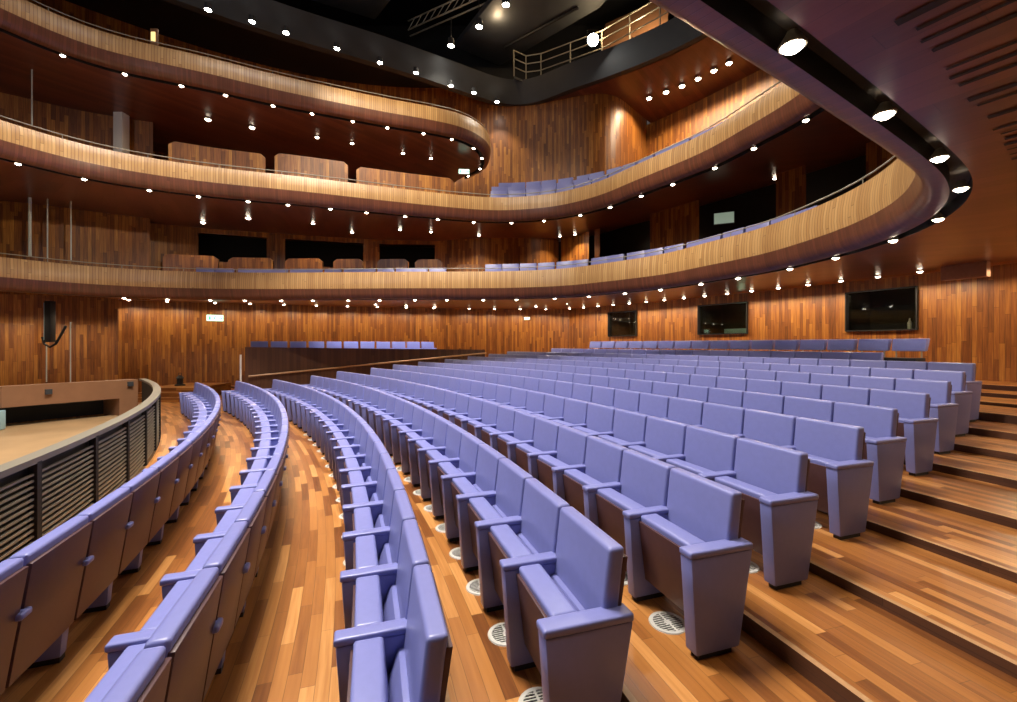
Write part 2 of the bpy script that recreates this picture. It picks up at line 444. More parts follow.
# stalls rear wall (arc of radius 40.5) with three control booth windows
arcR = 40.5
A = [-16 + i * .75 for i in range(int((42.5 + 16) / .75) + 1)]
Pr = [polar(arcR, a) for a in A]
def ang_at(k, R):         # angle on arc R at bearing k = X/Y
    lo, hi = math.radians(0), math.radians(60)
    for _ in range(50):
        m = (lo + hi) / 2; x, y = CX + R * math.cos(m), CY + R * math.sin(m)
        if y <= 0 or x / y > k: lo = m
        else: hi = m
    return math.degrees(lo)
bear = lambda x: (x - 508.5) / 444.3
def s_at(x, R=arcR): return math.radians(ang_at(bear(x), R) - A[0]) * R
booth = []
for xa, xb in ((918, 847), (748, 699), (637, 609)):
    booth.append((s_at(xa), s_at(xb), Z(.36), Z(1.38)))
wall('wall_rear', Pr, 0.6, Z(1.95), holes=booth)
for i, h in enumerate(booth):
    a0 = A[0] + math.degrees(h[0] / arcR); a1 = A[0] + math.degrees(h[1] / arcR)
    w = empty('window_%d' % (i + 1), (0, 0, 0)); tag(w, kind='structure')
    f = MB(); p, q = Vector(polar(arcR, a0)), Vector(polar(arcR, a1)); d = (q - p); L = d.length; ax = math.atan2(d.y, d.x); c = (p + q) / 2
    zc = (h[2] + h[3]) / 2; hh = h[3] - h[2]
    for zz in (h[2], h[3]): f.obox((c.x, c.y, zz), ax, L, .16, .03)
    for pp in (p, q): f.obox((pp.x, pp.y, zc), ax, .03, .16, hh)
    f.build('window_frame', M_black, w)
    g = MB(); nrm = Vector((math.cos(math.radians((a0 + a1) / 2)), math.sin(math.radians((a0 + a1) / 2))))
    g.obox((c.x + nrm.x * .05, c.y + nrm.y * .05, zc), ax, L, .008, hh); g.build('pane', M_clear, w)
    # dim booth room behind
    b = MB(); c2 = c + nrm * 1.1
    D = 2.0; up = h[3] + .3; dn = h[2] - .9
    t = d.normalized()
    def C(a, b_, z): v = p + t * a + nrm * b_; return (v.x, v.y, z)
    e = .4
    b.quad([C(-e, D, dn), C(L + e, D, dn), C(L + e, D, up), C(-e, D, up)])
    for s_ in (-e, L + e): b.quad([C(s_, .1, dn), C(s_, D, dn), C(s_, D, up), C(s_, .1, up)])
    b.quad([C(-e, .1, up), C(L + e, .1, up), C(L + e, D, up), C(-e, D, up)]); b.quad([C(-e, .1, dn), C(L + e, .1, dn), C(L + e, D, dn), C(-e, D, dn)])
    b.build('booth_recess', M_booth, w)
    if i == 1:
        k = empty('mixing_desk', C(L * .45, .75, h[2] - .15), ax)
        tag(k, 'pale mixing desk with small screens inside the middle booth window', 'mixing desk')
        m_ = MB(); m_.box(-.75, .55, -.3, .3, 0, .16, top=(-.75, .55, -.3, .3)); m_.build('desk_body', M_railm, k, bevel=.01)
        m_ = MB(); m_.box(-.55, .35, .18, .22, .16, .34); m_.build('screen', M_pale, k, bevel=.005)
        m_ = MB()
        for q_ in range(10): m_.box(-.68 + q_ * .12, -.64 + q_ * .12, -.25, .12, .16, .18)
        m_.build('fader_strip', M_white, k)
        lamp(C(L * .3, .6, h[3] - .15), 2.5, (.8, 1, .7), 'POINT', .1)
    if i == 0:
        k = empty('white_bottle', C(.28, .3, h[2] - .02), 0)
        tag(k, 'small white bottle standing at the right end of the largest booth window', 'bottle')
        m_ = MB(); m_.lathe([(0, 0), (.045, 0), (.045, .2), (.018, .26), (.018, .31), (0, .31)], n=16); m_.build('body', M_white, k, smooth=True)
        lamp(C(L * .5, 1.2, h[3] + .1), 1.5, (1, .8, .5), 'POINT', .1)
        m_ = MB(); m_.obox((*((p + t * L * .5 + nrm * .25)[:]), h[2] - .04), ax, L, .35, .04); s2 = m_.build('window_sill', M_tanwall, w)

# side wall of the stalls, towards the far left
SW = [polar(40.5, 42.4), (1.0, 20.9), (-1.6, 20.7), (-5, 19.9), (-9, 18.7), (-12.9, 17.3), (-15.5, 15.6), (-17.5, 13.2)]
SWs = catmull(SW, .4)
wall('wall_left', SWs, -.1, Z(1.95))
wall('wall_left_proscenium', catmull([(-13.1, 14.9), (-14.2, 14.2), (-15.2, 12.8), (-16.4, 12.0), (-18, 12.1)], .3), -2.0, Z(1.6))
bpy.data.objects['wall_left_proscenium'].name = 'wall_proscenium'

# first balcony level walls
AL1 = [-16 + i * .75 for i in range(int((41.5 + 16) / .75) + 1)]
R1w = 38.8
def s1_at(x): return math.radians(ang_at(bear(x), R1w) - AL1[0]) * R1w
doors1 = [(s1_at(866), s1_at(806), Z(2.0), Z(4.75)), (s1_at(776), s1_at(699), Z(2.0), Z(4.62)), (s1_at(650), s1_at(600), Z(1.9), Z(4.72)), (s1_at(594.5), s1_at(589), Z(1.9), Z(4.7))]
wall('wall_rear_first_balcony', [polar(R1w, a) for a in AL1], Z(1.69), Z(5.0), holes=doors1)
bpy.data.objects['wall_rear_first_balcony'].name = 'wall_rear_lower'
L1w = catmull([polar(R1w, 41.2), (1.4, 18.3), (.2, 17.4), (-2, 17.2), (-5, 17.0), (-8, 16.2), (-11, 15.2), (-12.2, 14.4)], .3)
S1 = arclen(L1w)
def s_bear(P, S, x):
    k = bear(x)
    for i in range(1, len(P)):
        if P[i].x / P[i].y < k: return S[i]
    return S[-1]
hol = [(s_bear(L1w, S1, a), s_bear(L1w, S1, b), Z(2.9), Z(3.85)) for a, b in ((440, 382), (365, 290), (273, 208))]
wall('wall_side_lower', L1w, Z(1.69), Z(5.0), holes=hol)
# dark rooms behind these openings
def backing(name, P, off, z0, z1):
    Q = [Vector(p) for p in P]; N_ = normals(Q)
    s = 1
    o, _, _ = wall(name, [q - n_ * off for q, n_ in zip(Q, N_)], z0, z1, m=M_black)
    return o
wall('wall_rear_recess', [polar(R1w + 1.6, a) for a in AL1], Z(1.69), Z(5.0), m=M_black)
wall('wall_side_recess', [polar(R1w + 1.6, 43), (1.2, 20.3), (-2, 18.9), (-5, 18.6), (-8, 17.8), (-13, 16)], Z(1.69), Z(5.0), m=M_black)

# proscenium screens beside the stage, behind the balcony fronts
wall('wall_proscenium_upper', catmull([(-11.3, 14.0), (-12.4, 13.3), (-13.6, 12.4), (-15.2, 12.1), (-17, 11)], .2), Z(1.4), Z(4.3))
wall('wall_proscenium_top', catmull([(-10.4, 13.0), (-12.0, 12.3), (-13.4, 11.2), (-15.2, 10.5)], .2), Z(4.0), Z(8.5))

# upper walls, second and third balcony
A2 = [-16 + i * .75 for i in range(int((38.0 + 16) / .75) + 1)]
UW = [Vector(polar(42.0, a)) for a in A2]
wall('wall_rear_upper', UW, Z(4.95), Z(9.62))
UW2 = catmull([UW[-1], (5.0, 18.0), (3.8, 16.9), (2.3, 17.3), (.8, 17.9), (-.6, 17.9), (-3, 18.2), (-6, 17.9), (-9, 16.8), (-12, 14.9), (-15, 12.2)], .25)
wall('wall_side_upper', UW2, Z(4.95), Z(10.6))
ALLW = {1: [Vector(p) for p in Pr] + SWs, 2: [Vector(polar(R1w + 1.6, a)) for a in AL1] + [Vector(p) for p in ((1.2, 20.3), (-2, 18.9), (-5, 18.6), (-8, 17.8), (-13, 16), (-17, 13))], 3: UW + UW2}

# ------------------------------------------------------------------ balconies
E1 = [(-13.6, 8.6), (-12.4, 10.8), (-11.2, 12.25), (-9.1, 13.05), (-6.2, 13.15), (-3.1, 13.0), (-.25, 12.95), (1.45, 12.5), (2.4, 11.75), (3.6, 10.5), (4.1, 9.35), (4.6, 8.2), (4.74, 7.1), (4.72, 6.1), (4.47, 5.15), (4.0, 4.36), (3.47, 3.82), (2.94, 3.43), (2.1, 2.87), (1.30, 2.35), (.40, 1.78), (-.4, 1.28), (-1.2, .78), (-2, .28), (-3, -.34), (-5, -1.6), (-9, -4.1)]
E2 = [(-11.0, 6.6), (-10.15, 8.9), (-9.3, 10.2), (-7.7, 11.15), (-5.6, 11.85), (-3.1, 12.8), (-.87, 13.5), (.3, 13.5), (1.5, 13.1), (2.5, 12.2), (3.1, 11.2), (4.1, 9.55), (4.45, 8.5), (4.76, 7.35), (4.75, 6.2), (4.3, 5.0), (3.5, 4.2), (.5, 2.1), (-3, -.4), (-9, -4.5)]
E3 = [(-11.2, 6.5), (-10.3, 8.9), (-9.4, 10.2), (-7.6, 11.1), (-6.1, 11.9), (-3.7, 12.95), (-2.7, 13.3), (-1.5, 13.85), (-.85, 14.6), (-.62, 15.5), (-.8, 16.6), (-1.6, 17.6)]
def ray_wall(p, n, W_, mx):
    best = mx
    for i in range(len(W_) - 1):
        a, b = W_[i], W_[i + 1]; d = b - a
        den = n.x * d.y - n.y * d.x
        if abs(den) < 1e-9: continue
        t = ((a.x - p.x) * d.y - (a.y - p.y) * d.x) / den
        u = ((a.x - p.x) * n.y - (a.y - p.y) * n.x) / den
        if 0 < t < best and -.01 <= u <= 1.01: best = t
    return best

def balcony(idx, E, zb, zt, W_, rise, label, maxd=14, floor_in=.25):
    P = catmull(E, .12); N_ = normals(P)
    # make the normals point away from the house (house centre near (-4, 7))
    S = arclen(P)
    root = empty('balcony'); tag(root, label, 'balcony')
    zb, zt = Z(zb), Z(zt); zl = zb - .30
    D = [max(1.0, ray_wall(p, n, W_, maxd)) for p, n in zip(P, N_)]
    # smooth depths
    for _ in range(12): D = [D[0]] + [(D[i - 1] + D[i] * 2 + D[i + 1]) / 4 for i in range(1, len(D) - 1)] + [D[-1]]
    rs = [(.30 + .80 * min(1, max(0, (p.x + 1.5) / 3.0)) if (idx == 2 and p.y > 3) else 1.1 if idx == 2 else rise) for p in P]
    def strip(name, prof, m, uvoff=0, bev=False):
        """prof: list of (offset or callable i->offset, z)"""
        mb = MB()
        vv = [0]
        for k in range(len(prof) - 1):
            o0 = prof[k][0](0) if callable(prof[k][0]) else prof[k][0]; o1 = prof[k + 1][0](0) if callable(prof[k + 1][0]) else prof[k + 1][0]
            vv.append(vv[-1] + math.hypot(o1 - o0, (0 if callable(prof[k + 1][1]) or callable(prof[k][1]) else prof[k + 1][1] - prof[k][1])))
        for i in range(len(P) - 1):
            for k in range(len(prof) - 1):
                def pt(j, q):
                    o = prof[q][0]; o = o(j) if callable(o) else o
                    z_ = prof[q][1]; v = P[j] + N_[j] * o; return (v.x, v.y, z_(j) if callable(z_) else z_)
                v0, v1 = vv[k], vv[k + 1]
                mb.quad([pt(i, k), pt(i + 1, k), pt(i + 1, k + 1), pt(i, k + 1)], [(S[i], v0), (S[i + 1], v0), (S[i + 1], v1), (S[i], v1)])
        return mb.build(name, m, root, smooth=True)
    # bowed front: leans out slightly towards its lower edge
    strip('fascia', [(.0, zb), (-.012, zb + .12), (-.005, zb + .28), (.03, zt), (.11, zt + .012), (.15, zt - .02), (.15, zb + .05)], M_fascia)
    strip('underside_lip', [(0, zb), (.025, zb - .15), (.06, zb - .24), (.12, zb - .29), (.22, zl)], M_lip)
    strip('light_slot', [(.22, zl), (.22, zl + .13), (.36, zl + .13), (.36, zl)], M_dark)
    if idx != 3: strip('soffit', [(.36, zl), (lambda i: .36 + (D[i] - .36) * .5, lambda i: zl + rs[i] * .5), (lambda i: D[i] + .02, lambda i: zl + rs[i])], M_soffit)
    else:
        from mathutils.geometry import tessellate_polygon
        poly = [P[i] + N_[i] * .36 for i in range(0, len(P), 3)] + [Vector(q) for q in ((-2.6, 18.4), (-6, 18.3), (-9, 17.2), (-12, 15.2), (-15, 12.5), (-14, 8))]
        tri = tessellate_polygon([[Vector((q.x, q.y, 0)) for q in poly]])
        mb = MB()
        for t3 in tri: mb.quad([(*poly[q], zl + .0) for q in t3], [(poly[q].x * .8 - poly[q].y * .6, poly[q].x * .6 + poly[q].y * .8) for q in t3])
        mb.build('soffit', M_soffit, root)
    strip('deck', [(.15, zb + .02), (lambda i: min(1.25, max(.5, D[i])), zb + .02), (lambda i: max(.55, D[i]), (lambda i: zb + .05 + rs[i] * .85) if idx == 2 else zb + .02)], M_floor)
    # thin handrail on stanchions
    h = MB(); h.tube([(*(p + n * .08), zt + .10) for p, n in zip(P[::3], N_[::3])], .012, 6)
    for j in range(4, len(P), 12):
        q = P[j] + N_[j] * .08; h.tube([(q.x, q.y, zt), (q.x, q.y, zt + .10)], .008, 5)
    h.build('handrail', M_railm, root)
    return root, P, N_, S, D, rs, zl
B1 = balcony(1, E1, 1.65, 2.14, ALLW[1], .35, 'lowest curved timber balcony wrapping round above the stalls')
B2 = balcony(2, E2, 4.10, 4.50, ALLW[2], .66, 'middle curved timber balcony above the lowest one')
B3 = balcony(3, E3, 6.80, 7.22, ALLW[3], .10, 'topmost timber balcony on the far side, ending in a rounded curl', 2.2)

# acoustic slots in the near soffit (dark strips painted in for the shade inside the recesses)
def near(B, x, y):
    P = B[1]; return min(range(len(P)), key=lambda i: (P[i] - Vector((x, y))).length)
slots = MB(); i0 = near(B1, 3.4, 3.8); i1 = near(B1, -1.5, .67)
zl1 = Z(1.65) - .30
s_ = B1[3][i0] - .15
while s_ < B1[3][i1]:
    j = min(range(len(B1[3])), key=lambda q: abs(B1[3][q] - s_))
    p, n_ = B1[1][j], B1[2][j]; t_ = Vector((n_.y, -n_.x)); wd = random.choice((.025, .035, .05))
    o0 = .60 + random.uniform(-.02, .02); o1 = o0 + random.choice((1.3, 1.7, 2.0))
    def zz(o): return zl1 + .35 * (o - .36) / max(1, (B1[4][j] - .36)) - .006
    a, b = p + n_ * o0, p + n_ * o1
    pts = [(*(a - t_ * wd / 2), zz(o0)), (*(a + t_ * wd / 2), zz(o0)), (*(b + t_ * wd / 2), zz(o1)), (*(b - t_ * wd / 2), zz(o1))]
    slots.quad(pts); slots.quad([(x, y, z + .012) for x, y, z in pts][::-1])
    s_ += random.choice((.10, .13, .17, .24))
slots.build('acoustic_slots', M_dark, B1[0])

# ------------------------------------------------------------------ downlights
def can_proto(name, glow, r=.045):
    root = empty(name)
    b = MB(); b.lathe([(r * .45, .06), (r * .6, .045), (r * 1.15, .0), (r * 1.12, -.010), (r * 1.0, -.010), (r * .95, .01)], n=14); b.build('housing', M_railm, root, smooth=True)
    b = MB(); b.lathe([(0, -.035), (r * .5, -.03), (r * .85, -.016), (r, .0)], n=14); b.build('lens', glow, root, smooth=True)
    return root
def along(B, s, off):
    S = B[3]
    i = min(range(len(S)), key=lambda q: abs(S[q] - s)); return B[1][i] + B[2][i] * off, i
can0 = can_proto('downlight', M_lamp, .05); CH[can0.name] = list(can0.children); firstcan = [True]
def place_can(loc, label, group, tilt=0, rz=0, sc_=1):
    o = can0 if firstcan[0] else copy_tree(can0)
    firstcan[0] = False
    o.location = loc; o.rotation_euler = (tilt, 0, rz); o.scale = (sc_, sc_, sc_)
    tag(o, label, 'downlight', group)
WARM = (1, .76, .50)
LV = [(B1, 1.65, 'lowest', 27.0, 60), (B2, 4.10, 'middle', 14.0, 32), (B3, 6.80, 'topmost', 8.0, 20)]
for B, zb, nm, pw, lim in LV:
    S = B[3]; s = .5; k = 0
    if nm == 'lowest': s = S[near(B1, 2.21, 2.58)] % 1.02
    if nm == 'middle': s = (S[near(B2, -1.05, 13.5)]) % 1.02
    while s < S[-1] - .3:
        p, i = along(B, s, .29)
        s += 1.02
        if p.y < 1.0 or p.x < -11.5: continue
        if nm == 'middle' and p.y < 6.5: continue
        k += 1
        place_can((p.x, p.y, Z(zb) - .31), 'small spotlight, %s from the stage along the slot under the %s balcony' % (ordinal(k), nm), 'spotlights under the %s balcony' % nm)
        lamp((p.x, p.y, Z(zb) - .34), pw, WARM, 'SPOT', .04, 125, .7, name='slot_spot_light')

# ceiling spots close to the stalls walls, making scallops of light
def soffit_z(R): return Z(1.35 + .35 * .78)
k = 0; a = -2
step = math.degrees(.78 / 39.4)
while a < 41.5:
    x, y = polar(39.45, a); a += step
    if y < 6 :
        if y > -3: lamp((x, y, Z(1.54)), 50, WARM, 'SPOT', .03, 168, .2, name='wall_wash_light')
        continue
    k += 1
    place_can((x, y, Z(1.60)), 'recessed ceiling light near the rear wall, %s from the right-hand side' % ordinal(k), 'ceiling lights along the rear wall', sc_=1.1)
    lamp((x, y, Z(1.54)), 50, WARM, 'SPOT', .03, 168, .2, name='wall_wash_light')
k = 0; a = 22.5
while a < 41:
    x, y = polar(37.2, a); a += math.degrees(1.7 / 37.2); k += 1
    place_can((x, y, Z(1.55)), 'ceiling downlight over the last rows of stalls, %s from the right' % ordinal(k), 'ceiling lights over the last stalls rows')
    lamp((x, y, Z(1.49)), 170, (1, .9, .78), 'SPOT', .04, 120, .6, name='rear_row_light')
SS = arclen(SWs); Ns = normals(SWs)
k = 0; s = 1.2
while s < SS[-1] - 2:
    i = min(range(len(SS)), key=lambda q: abs(SS[q] - s)); p = SWs[i]; n_ = Ns[i]
    s += 1.25
    q = p - n_ * 1.0
    if (q - Vector((-2, 6))).length > (p - Vector((-2, 6))).length: q = p + n_ * 1.0
    if q.x / q.y < -1.02: break
    k += 1
    place_can((q.x, q.y, Z(1.60)), 'recessed ceiling light near the side wall, %s from the rear corner' % ordinal(k), 'ceiling lights along the side wall', sc_=1.1)
    lamp((q.x, q.y, Z(1.54)), 45, WARM, 'SPOT', .03, 168, .2, name='wall_wash_light')
for q in ((-12.4, 13.7), (-13.5, 12.9), (-14.3, 11.9)): lamp((*q, Z(1.3)), 60, WARM, 'SPOT', .04, 150, .5, name='wall_wash_light')  # added without fixtures to brighten the proscenium wall
# scattered lights under the middle and top balconies
pts = [(659, 216.5, 3.93), (746, 194, 3.93), (575, 234, 4.0), (560, 236, 4.0), (517.5, 247, 4.0), (479, 235, 3.9), (431, 231.5, 3.9), (400, 229, 3.9), (352, 232, 3.9), (313, 223, 3.9), (248, 217.6, 3.9), (203, 222, 3.9), (775, 178, 3.93), (497, 250, 3.95),
       (208, 119, 6.6), (252, 127, 6.6), (317, 137, 6.6), (403, 153, 6.6), (431, 158, 6.6), (352, 143, 6.6)]
def soffit_hit(B, px, py, z):
    for q in range(120):
        Y_ = z * 444.3 / (344.6 - py); v = Vector((bear(px) * Y_, Y_))
        i = min(range(len(B[1])), key=lambda j: (B[1][j] - v).length)
        zs = B[6] - EYE + B[5][i] * max(0, (v - B[1][i]).dot(B[2][i]) - .36) / max(.5, B[4][i] - .36)
        if z >= zs - .012: return z
        z += .01
    return z
for q, (px, py, z) in enumerate(pts):
    if z < 5: z = soffit_hit(B2, px, py, 3.79)
    else: z = 6.485
    Y_ = z * 444.3 / (344.6 - py); X_ = bear(px) * Y_
    low = z < 5.5
    nn = q + 1 if low else q - 13
    place_can((X_, Y_, Z(z) - .005), '%s of the scattered downlights set in the %s ceiling, counted from the right' % (ordinal([3, 2, 4, 5, 6, 8, 9, 10, 11, 12, 13, 14, 1, 7][q] if low else [6, 5, 4, 2, 1, 3][q - 14]), 'first balcony' if low else 'second balcony'), 'scattered lights in the %s ceiling' % ('first balcony' if low else 'second balcony'), sc_=1.5 if q in (4, 10, 11, 14, 15) else 1.15)
    lamp((X_, Y_, Z(z) - .06), 110 if low else 50, WARM, 'SPOT', .04, 130, .6, name='balcony_down_light')
# lights in front of the upper rear wall
for k, (px, py) in enumerate(((729, 63), (714, 70.5), (698, 78.5), (682, 86), (666, 92), (649, 98))):
    z = 9.55; Y_ = z * 444.3 / (344.6 - py); X_ = bear(px) * Y_
    place_can((X_, Y_, Z(z)), 'bright ceiling light above the upper rear wall, %s from the right' % ordinal(k + 1), 'ceiling lights over the upper rear wall', sc_=2.0)
    lamp((X_, Y_, Z(9.46)), 150, WARM, 'SPOT', .05, 165, .3, name='wall_wash_light')

# ------------------------------------------------------------------ dark ceiling ring, spots, technical ceiling
RG = [(-13.5, 8.0), (-11.5, 10.6), (-8.8, 12.7), (-6.7, 14.0), (-4.4, 15.2), (-2.1, 16.6), (-.5, 17.6), (.5, 17.85), (1.3, 17.5), (2.3, 16.7), (4.0, 15.6), (5.9, 13.9), (7.0, 11.9), (7.2, 9), (5.5, 5.5), (1, 2)]
RP = catmull(RG, .25); RN = normals(RP)
ring = empty('ceiling_ring'); tag(ring, 'dark grey metal ring beam framing the technical ceiling', 'ceiling beam')
mb = MB()
for i in range(len(RP) - 1):
    def q_(j, o, z): v = RP[j] + RN[j] * o; return (v.x, v.y, Z(z))
    prof = [(.25, 9.6), (0, 9.6), (-.15, 10.5), (.25, 10.5)]
    for k in range(3):
        mb.quad([q_(i, *prof[k]), q_(i + 1, *prof[k]), q_(i + 1, *prof[k + 1]), q_(i, *prof[k + 1])])
mb.build('beam', M_ring, ring, smooth=True)
# timber ceiling between ring and upper rear wall
mb = MB()
RS = arclen(RP)
for i in range(len(RP) - 1):
    if RP[i].x < 1.2 and RP[i].y > 6: continue
    d0, d1 = [min(9, ray_wall(RP[j], RN[j], ALLW[3], 9)) for j in (i, i + 1)]
    a, b = RP[i] + RN[i] * .2, RP[i + 1] + RN[i + 1] * .2; c, d = RP[i + 1] + RN[i + 1] * (d1 + .05), RP[i] + RN[i] * (d0 + .05)
    mb.quad([(*a, Z(9.6)), (*b, Z(9.6)), (*c, Z(9.6)), (*d, Z(9.6))], [(RS[i], 0), (RS[i + 1], 0), (RS[i + 1], d1), (RS[i], d0)])
o = mb.build('ceiling_timber', M_soffit); tag(o, kind='structure')
# high dark ceiling over the whole hall
mb = MB()
N0 = 24
mb.quad([(-22, -10, Z(14)), (16, -10, Z(14)), (16, 26, Z(14)), (-22, 26, Z(14))])
o = mb.build('ceiling', M_black); tag(o, kind='structure')
# upper side walls above the ring
wall('wall_upper_void', [(-18, 9), (-10, 19.5), (8, 19.5), (13, 12), (10, 0)], Z(10.3), Z(14), m=M_black)
mb = MB()
for i in range(len(RP) - 1):
    if RP[i].x > 1.2: continue
    a, b = RP[i], RP[i + 1]
    c, d = b + RN[i + 1] * 4, a + RN[i] * 4
    mb.quad([(*a, Z(10.5)), (*b, Z(10.5)), (*c, Z(10.5)), (*d, Z(10.5))])
o = mb.build('ceiling_ledge', M_black); tag(o, kind='structure')

for k, (px, py) in enumerate(((208, 10), (252, 22), (286, 33), (337, 49), (380, 63), (416, 73), (451, 86), (474, 93), (497, 102))):
    z = 9.55; Y_ = z * 444.3 / (344.6 - py) * .985; X_ = bear(px) * Y_
    o = empty('ceiling_spotlight', (X_, Y_, Z(z * .985)), 0)
    tag(o, 'round white spotlight on the dark ceiling ring, %s from the stage side' % ordinal(k + 1), 'spotlight', 'spotlights on the ceiling ring')
    b = MB(); b.lathe([(.09, .16), (.10, 0), (.085, 0), (.08, .03)], n=16); b.build('housing', M_ring, o, smooth=True)
    b = MB(); b.lathe([(0, .005), (.085, .005)], n=16); b.build('lens', M_lampw, o)
    b = MB(); b.tube([(0, 0, .15), (0, .12, .24)], .015, 6); b.build('bracket', M_ring, o)
    lamp((X_, Y_, Z(z * .985) - .12), 60 if k < 2 else 200, (1, .82, .58), 'SPOT', .08, 100, .6, name='ring_spot_light')

# three high spots seen against the technical ceiling
for k, (px, py) in enumerate(((451, 46), (479, 27), (506, 5))):
    z = 10.6; Y_ = z * 444.3 / (344.6 - py); X_ = bear(px) * Y_
    o = empty('ceiling_spotlight', (X_, Y_, Z(z)), 0)
    tag(o, 'bright round spotlight hanging under the grey ceiling panels, %s from the ring' % ordinal(k + 1), 'spotlight', 'spotlights under the ceiling panels')
    b = MB(); b.lathe([(.11, .25), (.13, 0), (.11, 0), (.1, .03)], n=16); b.build('housing', M_ring, o, smooth=True)
    b = MB(); b.lathe([(0, .005), (.115, .005)], n=16); b.build('lens', M_lampw, o)
    b = MB(); b.tube([(0, 0, .2), (0, 0, 1.0)], .012, 6); b.build('hanger', M_ring, o)
    lamp((X_, Y_, Z(z) - .1), 160, (1, .9, .74), 'SPOT', .1, 110, .6, name='high_spot_light')

# technical bridge: catwalk with railing, big projector
def P3(px, py, z): Y_ = z * 444.3 / (344.6 - py); return Vector((bear(px) * Y_, Y_, Z(z)))
cw = empty('lighting_bridge'); tag(cw, 'grey lighting catwalk with tubular railing behind the dazzling projector', 'catwalk')
zr = 10.5
base = [P3(514, 76, zr), P3(526, 81, zr), P3(541, 79, zr), P3(602, 58, zr), P3(660, 27, zr), P3(700, 3, zr)]
deck = MB()
for i in range(len(base) - 1):
    a, b = base[i], base[i + 1]; 
    n_ = Vector((0, .9, 0))
    deck.quad([a, b, b + n_, a + n_]); deck.quad([a + Vector((0, 0, -.08)), b + Vector((0, 0, -.08)), b, a])
deck.build('deck', M_panel, cw)
rl = MB()
for hgt in (.35, .68, 1.0):
    rl.tube([p + Vector((0, 0, hgt)) for p in base], .022, 6)
rl.build('railing', M_railm, cw)
for i in range(len(base) - 1):
    a, b = base[i], base[i + 1]; nseg = max(1, int((b - a).length / 1.1))
    for q in range(nseg):
        p = a.lerp(b, q / nseg)
        b_ = MB(); b_.tube([p, p + Vector((0, 0, 1.02))], .024, 6); b_.build('post', M_railm, cw)
pj = P3(593, 40, 10.7) 
o = empty('stage_projector', pj); tag(o, 'dazzling white projector on the lighting catwalk', 'projector')
b = MB(); b.lathe([(0, .5), (.16, .48), (.18, .1), (.22, 0), (.2, 0), (.17, .05)], n=20)
h_ = b.build('housing', M_black, o, smooth=True)
b = MB(); b.lathe([(0, 0), (.19, 0)], n=20); l_ = b.build('lens', M_spotglow, o)
for z_ in (h_, l_):
    d = (Vector((0, 0, EYE)) - pj); z_.rotation_euler = d.to_track_quat('-Z', 'Y').to_euler()
b = MB(); b.tube([(-.2, 0, 0), (-.2, 0, .35), (.2, 0, .35), (.2, 0, 0)], .015, 6); b.build('yoke', M_black, o)
lamp(pj + Vector((-.35, -.9, -.4)), 700, (1, .93, .8), 'SPOT', .2, 100, .7, aim=(-4, 4, 0), name='projector_light')
lamp(pj + Vector((.3, .5, .6)), 60, (1, .72, .4), 'POINT', .2, name='bridge_work_light')
# orange-lit timber behind the catwalk
# grey acoustic panels hanging above
def slab(name, label, pts, th=.25, m=None, grp=None):
    b = MB(); P_ = [Vector(p) for p in pts]; up = Vector((0, 0, th))
    b.quad([p for p in P_]); b.quad([p + up for p in P_][::-1])
    for i in range(len(P_)):
        a, c = P_[i], P_[(i + 1) % len(P_)]; b.quad([a, c, c + up, a + up])
    o_ = b.build(name, m or M_panel, bevel=.04); tag(o_, label, 'ceiling panel', grp); return o_
slab('acoustic_panel', 'largest grey acoustic panel hanging beside the lighting catwalk', [P3(455, 47, 12.1), P3(500, 66, 12.1), P3(600, 8, 12.1), P3(640, -40, 12.1), P3(540, -60, 12.1)], grp='hanging grey acoustic panels')
slab('acoustic_panel', 'grey acoustic panel above the far end of the ceiling ring', [P3(290, -6, 12.1), P3(375, 20, 12.1), P3(415, -30, 12.1), P3(330, -50, 12.1)], grp='hanging grey acoustic panels')
b_ = MB(); a = P3(505, 47, 12.04); c = P3(578, 8, 12.04)
b_.tube([a, c], .05, 6); b_.build('panel_seam', M_black, bpy.data.objects['acoustic_panel'])
# trusses in the dark void
tr = empty('lighting_truss'); tag(tr, 'dark lighting truss crossing the void left of the grey panels', 'truss')
a, c = P3(408, 30, 12.4), P3(520, -20, 12.4)
for dz, dy in ((0, 0), (.35, 0), (0, .35)):
    b = MB(); b.tube([a + Vector((0, dy, dz)), c + Vector((0, dy, dz))], .03, 6); b.build('chord', M_railm, tr)
b = MB()
for q in range(14):
    p1, p2 = a.lerp(c, q / 14), a.lerp(c, (q + 1) / 14) + Vector((0, 0, .35)); b.tube([p1, p2], .015, 5)
b.build('lacing', M_railm, tr)
slab('timber_reflector', 'glowing orange timber reflector above the high spotlights', [P3(485, 22, 12.6), P3(505, 30, 12.6), P3(530, -6, 12.6), P3(508, -16, 12.6)], m=M_tanwall)
lamp(P3(497, 22, 11.9), 45, (1, .7, .4), 'POINT', .15)
slab('timber_reflector', 'orange timber panel glowing behind the right end of the catwalk', [P3(600, 62, 11.2), P3(668, 24, 11.2), P3(672, 0, 12.6), P3(605, 30, 12.6)], m=M_tanwall)
lamp(P3(640, 30, 10.9), 120, (1, .75, .45), 'POINT', .15)

